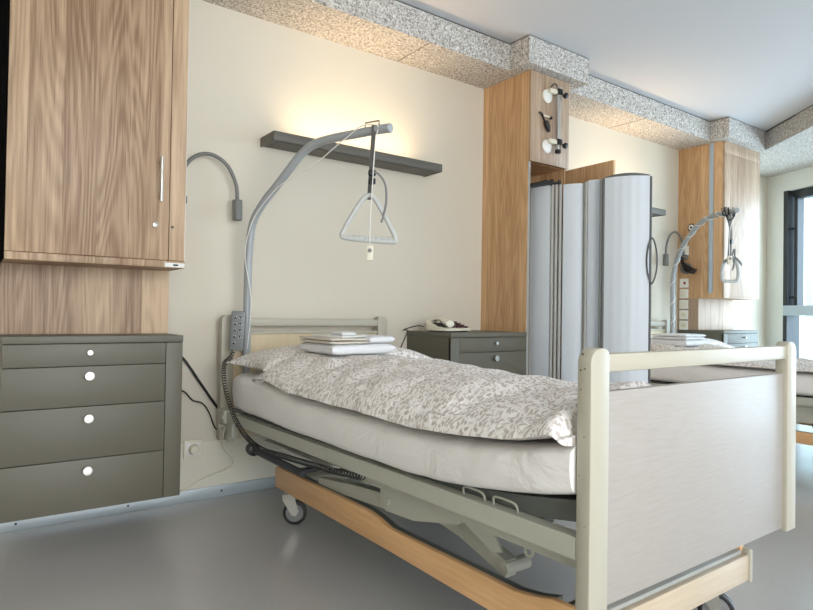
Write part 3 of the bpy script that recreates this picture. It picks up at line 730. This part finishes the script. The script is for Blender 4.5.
obj('strap_tail', tube(bm_new(), smooth_path([P1(.0, 1.552, -.012), P1(.035, 1.545, -.014), P1(.066, 1.50, -.012), P1(.072, 1.43, -.01), P1(.062, 1.37, -.01), P1(.052, 1.335, -.012)], 5), .0048, 8), 'strap_grey', t, smooth=True)
ring = []
cor = [(-.018, 1.447), (.014, 1.447), (.055, 1.385), (.109, 1.283), (.113, 1.262), (.10, 1.253), (0, 1.258), (-.10, 1.268), (-.117, 1.277), (-.112, 1.298), (-.06, 1.392)]
L = [P1(a, z) for a, z in cor]
def closed(L, n=5):
    out = []; m_ = len(L)
    for i in range(m_):
        p0, p1, p2, p3 = L[(i-1) % m_], L[i], L[(i+1) % m_], L[(i+2) % m_]
        for k_ in range(n):
            u = k_/n; out.append(.5*((2*p1)+(-p0+p2)*u+(2*p0-5*p1+4*p2-p3)*u*u+(-p0+3*p1-3*p2+p3)*u**3))
    return out
hd = obj('handle', tube(bm_new(), closed(L), .0108, 12, loop=True), 'grip', t, smooth=True)
bm = bm_new()
for i in range(8):
    a = -.085+i*.0243; z = 1.266-(a+.1)*.055*.9+.006
    lathe(bm, P1(a-.012, z+.001), side, [(0, .006), (.006, .0095), (.018, .0095), (.024, .006)], 12)
obj('finger_ridges', bm, 'grip', hd)
# far one: turned and knotted
c2 = Vector((4.572, 2.215, 0)); s2 = Vector((.80, -.60, 0))
def P2(a, z, d=0): return c2+s2*a+Vector((.6*d, .8*d, 0))+Vector((0, 0, z))
t = thing('trapeze_handle', (4.57, 2.215, 1.22), 'small grey grab handle on a knotted strap hanging over the far bed', 'grab handle', 'trapeze handles')
bm = bm_new(); strip(bm, smooth_path([P2(-.01, 1.39), P2(-.006, 1.5), P2(.0, 1.62), P2(-.015, 1.70, -.02), P2(-.015, 1.755, 0), P2(-.015, 1.72, .022), P2(.006, 1.60, .006), P2(-.003, 1.39, .004)], 5), .02, .004, s2)
obj('strap', bm, 'strap_grey', t)
bm = bm_new()
for a in (-.045, -.02, .012):
    tube(bm, [P2(a+.012*math.sin(j*.7), 1.737+.031*math.sin(2*PI*j/14), .031*math.cos(2*PI*j/14)) for j in range(14)], .0055, 7, loop=True)
tube(bm, smooth_path([P2(-.045, 1.71, -.02), P2(-.02, 1.67, -.02), P2(.015, 1.70, -.025), P2(.02, 1.74, -.02)], 4), .005, 7)
obj('strap_winding', bm, 'black', t)
obj('buckle', B(4.555, 4.585, 2.198, 2.215, 1.50, 1.53, bev=.003), 'black', t)
cor = [(-.02, 1.375), (.02, 1.38), (.052, 1.345), (.062, 1.28), (.055, 1.235), (.035, 1.222), (-.035, 1.222), (-.057, 1.235), (-.062, 1.28), (-.05, 1.345)]
obj('handle', tube(bm_new(), closed([P2(a, z) for a, z in cor]), .0125, 12, loop=True), 'grip', t, smooth=True)
bm = bm_new(); strip(bm, smooth_path([P2(-.06, 1.36, -.015), P2(-.02, 1.385, -.02), P2(.03, 1.39, -.02), P2(.075, 1.345, -.02)], 4), .022, .005, (0, 0, 1))
strip(bm, smooth_path([P2(-.005, 1.38, -.018), P2(.02, 1.46, -.018), P2(.024, 1.42, -.018), P2(.016, 1.33, -.018), P2(.005, 1.30, -.018)], 4), .012, .004, s2)
obj('strap_knot', bm, 'strap_grey', t)

def pendant(name, top, lines, label, group, wdt=.030):
    t = thing(name, top-Vector((0, 0, .065)), label, 'call button', group)
    x, y, z = top
    R_ = Matrix.Rotation(math.radians(-36), 3, 'Z')
    obj('call_button_case', B(x-wdt/2, x+wdt/2, y-.009, y+.009, z-.066, z, bev=.005, rot=R_), 'ivory', t)
    bb = lathe(bm_new(), Vector((x, y, z-.022))+R_ @ Vector((0, -.009, 0)), R_ @ Vector((0, -1, 0)), [(0, .009), (.0015, .009), (.0025, .006)])
    obj('button', bb, 'strap_grey', t)
    for l_ in lines: obj('cable', tube(bm_new(), smooth_path(l_, 6), .0024, 8), 'white', t, smooth=True)
    return t
pt_ = P1(.004, 1.236, -.0)
pendant('call_pendant', pt_, [[(1.118, 2.875, .76), (1.128, 2.862, 1.0), (1.100, 2.88, 1.21), (1.110, 2.858, 1.34), (1.140, 2.815, 1.44), (1.192, 2.70, 1.545), (1.235, 2.585, 1.585), (1.283, 2.457, 1.639), (1.31, 2.385, 1.68), (1.338, 2.300, 1.722), (1.362, 2.236, 1.755), (1.385, 2.19, 1.757), (1.400, 2.155, 1.742), P1(.022, 1.68, -.03), P1(.012, 1.5, -.024), P1(.006, 1.36, -.022), P1(.004, 1.27, -.012), P1(.004, 1.232, 0)]], 'white nurse-call pendant hanging through the near triangular handle', 'nurse-call pendants')
# spiral cable on the far pole
sp = []
for i, p in enumerate(mast2):
    if p.z < .8: continue
    sp.append(p)
cum = [0]
for a, b in zip(sp, sp[1:]): cum.append(cum[-1]+(b-a).length)
wind = []
for i in range(len(sp)-1):
    for k_ in range(6):
        u = k_/6; p = sp[i].lerp(sp[i+1], u); s_ = cum[i]+(cum[i+1]-cum[i])*u
        if s_ > cum[-1]-.10: break
        d = (sp[i+1]-sp[i]).normalized(); a1 = d.orthogonal().normalized() if abs(d.z) < .0 else d.cross(Vector((0, 1, 0))).normalized(); a2 = d.cross(a1)
        ph = s_/.17*2*PI
        wind.append(p+(a1*math.cos(ph)+a2*math.sin(ph))*.0225)
t = pendant('call_pendant', Vector((4.513, 2.19, 1.405)), [], 'cream nurse-call pendant beside the far grab handle', 'nurse-call pendants', .034)
obj('cable', tube(bm_new(), wind, .0028, 6), 'white', t, smooth=True)
obj('cable', tube(bm_new(), smooth_path([wind[-1], (4.575, 2.20, 1.68), (4.535, 2.20, 1.60), (4.525, 2.20, 1.50), (4.513, 2.19, 1.405)], 5), .0024, 8), 'white', t, smooth=True)

# ------------------------------------------------------------------ bed handset with coiled cable
t = thing('bed_handset', (1.055, 2.87, .755), 'grey bed control handset with arrow keys hung beside the near pole', 'remote control')
HC = Vector((1.063, 2.862, .848)); RH = Matrix.Rotation(math.radians(-30), 3, 'Z') @ Matrix.Rotation(math.radians(2.5), 3, 'Y')
obj('handset_body', B(HC.x-.034, HC.x+.034, HC.y-.013, HC.y+.013, HC.z-.096, HC.z+.096, bev=.006, rot=RH), 'handset', t)
for i in range(5):
    for j in range(2):
        if i == 4 and j: continue
        c = HC+RH @ Vector((-.012+j*.025, -.0135, .065-i*.031))
        kb = lathe(bm_new(), c, RH @ Vector((0, -1, 0)), [(0, .0075), (.002, .0075), (.003, .0055)], 14)
        kk = obj('key', kb, 'grip', t)
        a_ = HC+RH @ Vector((-.012+j*.025, -.017, .065-i*.031)); ux = RH @ Vector((1, 0, 0))
        tri = [a_+ux*-.008+Vector((0, 0, -.006)), a_+ux*.008+Vector((0, 0, -.006)), a_+Vector((0, 0, .008))]
        if j: tri = [a_+ux*-.008+Vector((0, 0, .006)), a_+ux*.008+Vector((0, 0, .006)), a_+Vector((0, 0, -.008))][::-1]
        obj('key_symbol', prism(bm_new(), tri, RH @ Vector((0, 1, 0)), .001), 'black', kk)
obj('hook', tube(bm_new(), smooth_path([HC+Vector((-.01, .012, .07)), (1.085, 2.93, .93), (1.13, 2.935, .935), (1.155, 2.92, .93)], 5), .005, 8), 'mast', t)
cp = smooth_path([(1.045, 2.865, .752), (1.03, 2.86, .72), (.99, 2.83, .69), (.972, 2.78, .62), (.975, 2.74, .55), (.983, 2.66, .46), (.990, 2.56, .405), (.990, 2.45, .382), (.990, 2.35, .376), (.990, 2.22, .384), (.992, 2.0, .40), (1.0, 1.78, .415), (1.03, 1.64, .42)], 60)
coil = []; cl = 0; prev = None; u_ = None
for i in range(len(cp)-1):
    d = (cp[i+1]-cp[i]).normalized()
    u_ = d.orthogonal().normalized() if u_ is None else (u_-d*u_.dot(d)).normalized()
    v_ = d.cross(u_); cl += (cp[i+1]-cp[i]).length
    L_ = (cp[i+1]-cp[i]).length; st = max(1, int(L_/.0011))
    for q_ in range(st):
        s_ = cl-L_+L_*q_/st; ph = s_/.0135*2*PI
        coil.append(cp[i].lerp(cp[i+1], q_/st)+(u_*math.cos(ph)+v_*math.sin(ph))*.0095)
obj('coiled_cable', tube(bm_new(), coil, .0021, 5), 'black', t, smooth=True)

# ------------------------------------------------------------------ telephone on the chest
t = thing('telephone', (2.33, 2.80, .838), 'cream desk telephone with dark keys on the grey chest', 'telephone')
RT = Matrix.Rotation(math.radians(8), 3, 'Z'); TP = (2.33, 2.80, .84)
bm = bm_new(); prism(bm, [(2.235, 2.72, .845), (2.235, 2.72, .860), (2.235, 2.88, .902), (2.235, 2.88, .845)], (1, 0, 0), .235, bev=.004)
bmesh.ops.rotate(bm, verts=bm.verts, cent=TP, matrix=RT); obj('base', bm, 'ivory', t)
bm = bm_new(); box(bm, 2.25, 2.28, 2.73, 2.87, .8385, .846); box(bm, 2.41, 2.44, 2.73, 2.87, .8385, .846); obj('foot', bm, 'black', t)
bm = bm_new(); box(bm, 2.238, 2.30, 2.725, 2.87, .870, .893, bev=.004)
hs = [Vector((2.268, 2.69+.205*i/10, .893+.020*math.sin(PI*i/10))) for i in range(11)]
obj('cradle', bm, 'black', t)
bm = bm_new(); secs = []
for i, p in enumerate(hs):
    wz = .020 if 2 < i < 8 else .027; hz = .012 if 2 < i < 8 else .020
    secs.append([p+Vector((math.cos(2*PI*j/16)*wz*1.15, 0, math.sin(2*PI*j/16)*hz+(.004 if 2 < i < 8 else -.004))) for j in range(16)])
loft(bm, secs); obj('receiver', bm, 'ivory', t, smooth=False, angle=60)
for r_ in range(4):
    for c_ in range(4):
        x = 2.325+c_*.034; y = 2.735+r_*.034; z = .862+(y-2.72)*.262
        obj('key', B(x, x+.022, y, y+.02, z-.002, z+.008, bev=.002), 'keys' if (c_ > 1 or r_ == 0) else 'strap', t)
bm = bm_new(); tube(bm, smooth_path([(2.215, 2.87, .868), (2.19, 2.90, .872), (2.15, 2.95, .855), (2.17, 3.02, .842), (2.212, 3.03, .84), (2.20, 3.035, .80), (2.17, 3.038, .74), (2.13, 3.036, .66), (2.12, 3.036, .5)], 6), .0028, 8)
obj('cord', bm, 'black', t, smooth=True)

# ------------------------------------------------------------------ folding privacy screen
t = thing('folding_screen', (3.0, 2.45, .2), 'pale grey folding privacy screen with rounded panels in front of the locker', 'folding screen')
ZB = .22
def curved(pa, pb, bulge, z0, z1, th=.016, arch=0, n=14, ribs=0):
    a = Vector(pa); b = Vector(pb); d = (b-a); nv = Vector((d.y, -d.x)).normalized()
    if nv.dot(-a) < 0: nv = -nv          # bulge toward the room
    bot, top = [], []
    outer, inner = [], []
    for i in range(n+1):
        u = i/n; off = bulge*(1-(2*u-1)**2)
        if ribs: off += .0007*math.cos(u*ribs*2*PI)
        outer.append((a+d*u+nv*(off+th/2), u)); inner.append((a+d*u+nv*(bulge*(1-(2*u-1)**2)-th/2), u))
    loop = outer+inner[::-1]
    zt = lambda u: z1+arch*(1-(2*u-1)**2)
    return loft(bm_new(), [[Vector((p.x, p.y, z0)) for p, u in loop], [Vector((p.x, p.y, zt(u))) for p, u in loop]])
def profile(x, y, r, z0, z1, m='alu', name='profile'):
    return obj(name, cyl(bm_new(), (x, y, z0), (x, y, z1), r, 14, .002), m, t)
panels = [((2.928, 2.665), (2.947, 2.535), .004, 1.765), ((2.995, 2.475), (3.062, 2.375), .010, 1.765), ((3.052, 2.332), (3.094, 2.272), .008, 1.775)]
for pa, pb, bu, zt in panels: obj('panel', curved(pa, pb, bu, ZB, zt, ribs=0), 'screen', t)
for x, y in ((2.925, 2.675), (2.952, 2.525), (2.968, 2.508), (2.985, 2.490), (3.066, 2.368), (3.047, 2.342), (3.098, 2.268), (3.062, 2.245)):
    profile(x, y, .010, ZB, 1.768)
dz_ = None
last = obj('end_panel', curved((3.032, 2.198), (3.172, 1.995), .030, ZB, 1.762, ribs=5, n=60, arch=.012), 'screen', t)
obj('edge_trim', curved((3.031, 2.199), (3.173, 1.994), .030, 1.762, 1.767, th=.018, arch=.012, n=30), 'screen_dark', t)
profile(3.026, 2.203, .009, ZB, 1.762, 'screen_dark'); profile(3.176, 1.990, .0075, ZB, 1.760, 'screen_dark')
# hinge brackets carrying the screen in the locker
bm = bm_new()
box(bm, 2.861, 2.975, 2.50, 2.72, 1.768, 1.782, bev=.003); cyl(bm, (2.95, 2.53, 1.76), (2.95, 2.53, 1.80), .012, 12); cyl(bm, (2.985, 2.50, 1.76), (2.985, 2.50, 1.795), .010, 12)
obj('hinge_bracket', bm, 'black', t)
obj('hinge_bracket', B(2.861, 2.95, 2.62, 2.72, .30, .32, bev=.003), 'black', t)
# lens-shaped door pull on the last panel
Pc = Vector((3.180, 1.985, 0)); hv = Vector((.567, -.823, 0)).normalized()
loop = []
for i in range(24):
    u = i/24*2*PI; a = math.cos(u); z = 1.268+.132*math.sin(u); wv = .028*math.copysign(abs(math.cos(u))**1.5, math.cos(u))
    loop.append(Pc+hv*(wv+.002)+Vector((0, 0, z))+Vector((-.82, -.57, 0))*.022)
obj('pull_handle', tube(bm_new(), loop, .0045, 8, loop=True), 'screen_dark', t, smooth=True)

# ------------------------------------------------------------------ tube holder on the upper locker door
t = thing('wall_rail', (3.06, 2.614, 2.0), 'short vertical steel holding rail with black clamps on the upper locker door', 'rail')
for z in (2.36, 2.035):
    obj('mounting_plate', lathe(bm_new(), (2.992, 2.614, z), (0, -1, 0), [(0, .044), (.006, .044), (.012, .036), (.016, .022)]), 'white', t)
    ar = obj('arm', B(2.985, 3.05, 2.575, 2.602, z+.015, z+.045, bev=.005, rot=Matrix.Rotation(-.1, 3, 'Z')), 'ivory', t)
    cl_ = obj('clamp', B(3.045, 3.088, 2.56, 2.602, z+.012, z+.052, bev=.008), 'black', t)
    obj('clamp_knob', lathe(bm_new(), (3.088, 2.562, z+.012), (.35, -.9, -.25), [(0, .010), (.012, .019), (.028, .018), (.032, .010)]), 'black', cl_)
obj('rail_tube', cyl(bm_new(), (3.066, 2.582, 2.005), (3.066, 2.582, 2.425), .017, 20, .003), 'steel', t)
obj('end_plug', cyl(bm_new(), (3.066, 2.582, 1.995), (3.066, 2.582, 2.02), .019, 16, .003), 'black', t)
bm = bm_new(); tube(bm, smooth_path([(3.066, 2.59, 2.42), (3.05, 2.59, 2.445), (3.03, 2.60, 2.44), (3.025, 2.612, 2.42)], 4), .005, 8); obj('wire_clip', bm, 'strap', t)
t = thing('door_key_hook', (2.96, 2.614, 2.12), 'black door lever key hanging on a white peg of the upper locker door', 'hook')
obj('peg', cyl(bm_new(), (3.02, 2.600, 2.222), (2.95, 2.604, 2.226), .007, 10, .002), 'ivory', t)
obj('key_stem', tube(bm_new(), smooth_path([(2.905, 2.60, 2.235), (2.925, 2.60, 2.232), (2.945, 2.60, 2.205), (2.965, 2.60, 2.185)], 4), .006, 8), 'black', t)
obj('key_grip', tube(bm_new(), smooth_path([(2.962, 2.598, 2.19), (2.978, 2.596, 2.16), (2.995, 2.596, 2.125)], 4), lambda u: .008+.009*math.sin(PI*min(1, u*.8+.2)), 10), 'black', t)
obj('peg_button', cyl(bm_new(), (3.005, 2.60, 2.217), (3.012, 2.585, 2.217), .010, 12, .002), 'black', t)

# ------------------------------------------------------------------ sockets and cords
def square_plate(name, kind, z, label):
    t = thing(name, (5.312, 2.985, z), label, 'socket' if 'socket' in kind else 'switch', 'switch and socket column by the far bed')
    obj('plate', B(5.303, 5.3125, 2.943, 3.025, z-.041, z+.041, bev=.002), 'white', t)
    if kind == 'socket':
        obj('insert', lathe(bm_new(), (5.303, 2.984, z), (-1, 0, 0), [(0, .030), (.002, .029), (.002, .025), (.0005, .024)]), 'ivory', t)
        for dy in (-.009, .009): obj('pin_hole', cyl(bm_new(), (5.3020, 2.984+dy, z), (5.3000, 2.984+dy, z), .003, 8), 'black', t)
    elif kind == 'signal': obj('signal_lens', B(5.299, 5.3035, 2.965, 2.985, z-.012, z+.012, bev=.002), 'red', t)
    else: obj('rocker', B(5.299, 5.3035, 2.957, 3.011, z-.027, z+.027, bev=.002), 'ivory', t)
    return t
square_plate('wall_switch', 'switch', 1.56, 'topmost white switch plate on the far oak panel')
square_plate('call_switch', 'signal', 1.262, 'white switch plate with a red lens below the black cable on the far panel')
square_plate('wall_switch', 'switch', 1.165, 'plain white plate just below the red-lens plate on the far panel')
square_plate('wall_switch', 'switch', 1.067, 'plain white plate third from the bottom of the far panel column')
square_plate('wall_socket', 'socket', .972, 'white socket plate second from the bottom on the far panel')
square_plate('wall_socket', 'socket', .876, 'lowest white socket plate just above the far drawer chest')
t = thing('round_wall_valve', (5.312, 2.915, 1.76), 'round black and white wall outlet beside the far bed pole', 'wall outlet')
obj('collar', lathe(bm_new(), (5.314, 2.915, 1.765), (-1, 0, 0), [(0, .036), (.012, .036), (.014, .030), (.014, .02)]), 'black', t)
obj('face', lathe(bm_new(), (5.30, 2.915, 1.765), (-1, 0, 0), [(0, .026), (.004, .025), (.005, .012)]), 'white', t)
obj('core', cyl(bm_new(), (5.296, 2.915, 1.765), (5.292, 2.915, 1.765), .010, 12), 'black', t)
t = thing('cable_holder', (5.312, 2.95, 1.37), 'round grey holder with a bundle of black cable on the far panel', 'cable holder')
obj('holder', lathe(bm_new(), (5.313, 2.965, 1.395), (-1, 0, 0), [(0, .052), (.02, .050), (.026, .04)]), 'lamp', t)
bm = bm_new()
for i in range(4):
    tube(bm, smooth_path([(5.30-.01*i, 3.0, 1.50), (5.285-.01*i, 2.97, 1.44-.006*i), (5.28-.01*i, 2.91, 1.40-.008*i), (5.28-.01*i, 2.865-.01*i, 1.375), (5.285-.008*i, 2.885, 1.345+.004*i), (5.29-.01*i, 2.95, 1.372), (5.29, 2.99, 1.44)], 5), .006, 8)
obj('cable_bundle', bm, 'black', t, smooth=True)

t = thing('wall_socket', (.9145, D-.004, .258), 'square white wall outlet with round plug right of the left chest', 'socket')
obj('plate', B(.869, .960, D-.014, D-.004, .212, .303, bev=.003), 'ivory', t)
obj('insert', B(.882, .947, D-.016, D-.013, .225, .290, bev=.002), 'white', t)
obj('plug', lathe(bm_new(), (.9145, D-.016, .258), (0, -1, 0), [(0, .026), (.012, .026), (.03, .022), (.034, .016)]), 'ivory', t)
def cord(name, pts, r, m, label):
    return tag(obj(name, tube(bm_new(), smooth_path(pts, 8), r, 8), m, smooth=True), label, 'cable')
cord('power_cable', [(.72, 3.035, .80), (.80, 3.036, .755), (.862, 3.036, .70), (.94, 3.036, .585), (1.022, 3.036, .465), (1.06, 3.03, .43), (1.06, 3.005, .42)], .0065, 'black', 'thick black cable running from behind the left chest to the headboard')
cord('power_cable', [(.72, 3.04, .56), (.80, 3.04, .56), (.864, 3.04, .545), (.905, 3.04, .50), (.955, 3.04, .48), (.99, 3.04, .43), (1.022, 3.04, .352), (1.06, 3.035, .33)], .0038, 'black', 'thin black wavy cable between the left chest and the headboard')
cord('bed_cable', [(1.12, 2.87, .50), (1.08, 2.82, .475), (1.04, 2.84, .42), (1.02, 2.90, .36), (1.045, 2.98, .27), (1.10, 3.00, .20), (1.10, 3.01, .155), (1.03, 3.02, .125), (.95, 3.03, .10), (.88, 3.033, .064), (.80, 3.034, .064)], .0042, 'ivory', 'white cable looping down from the near bed head along the wall')
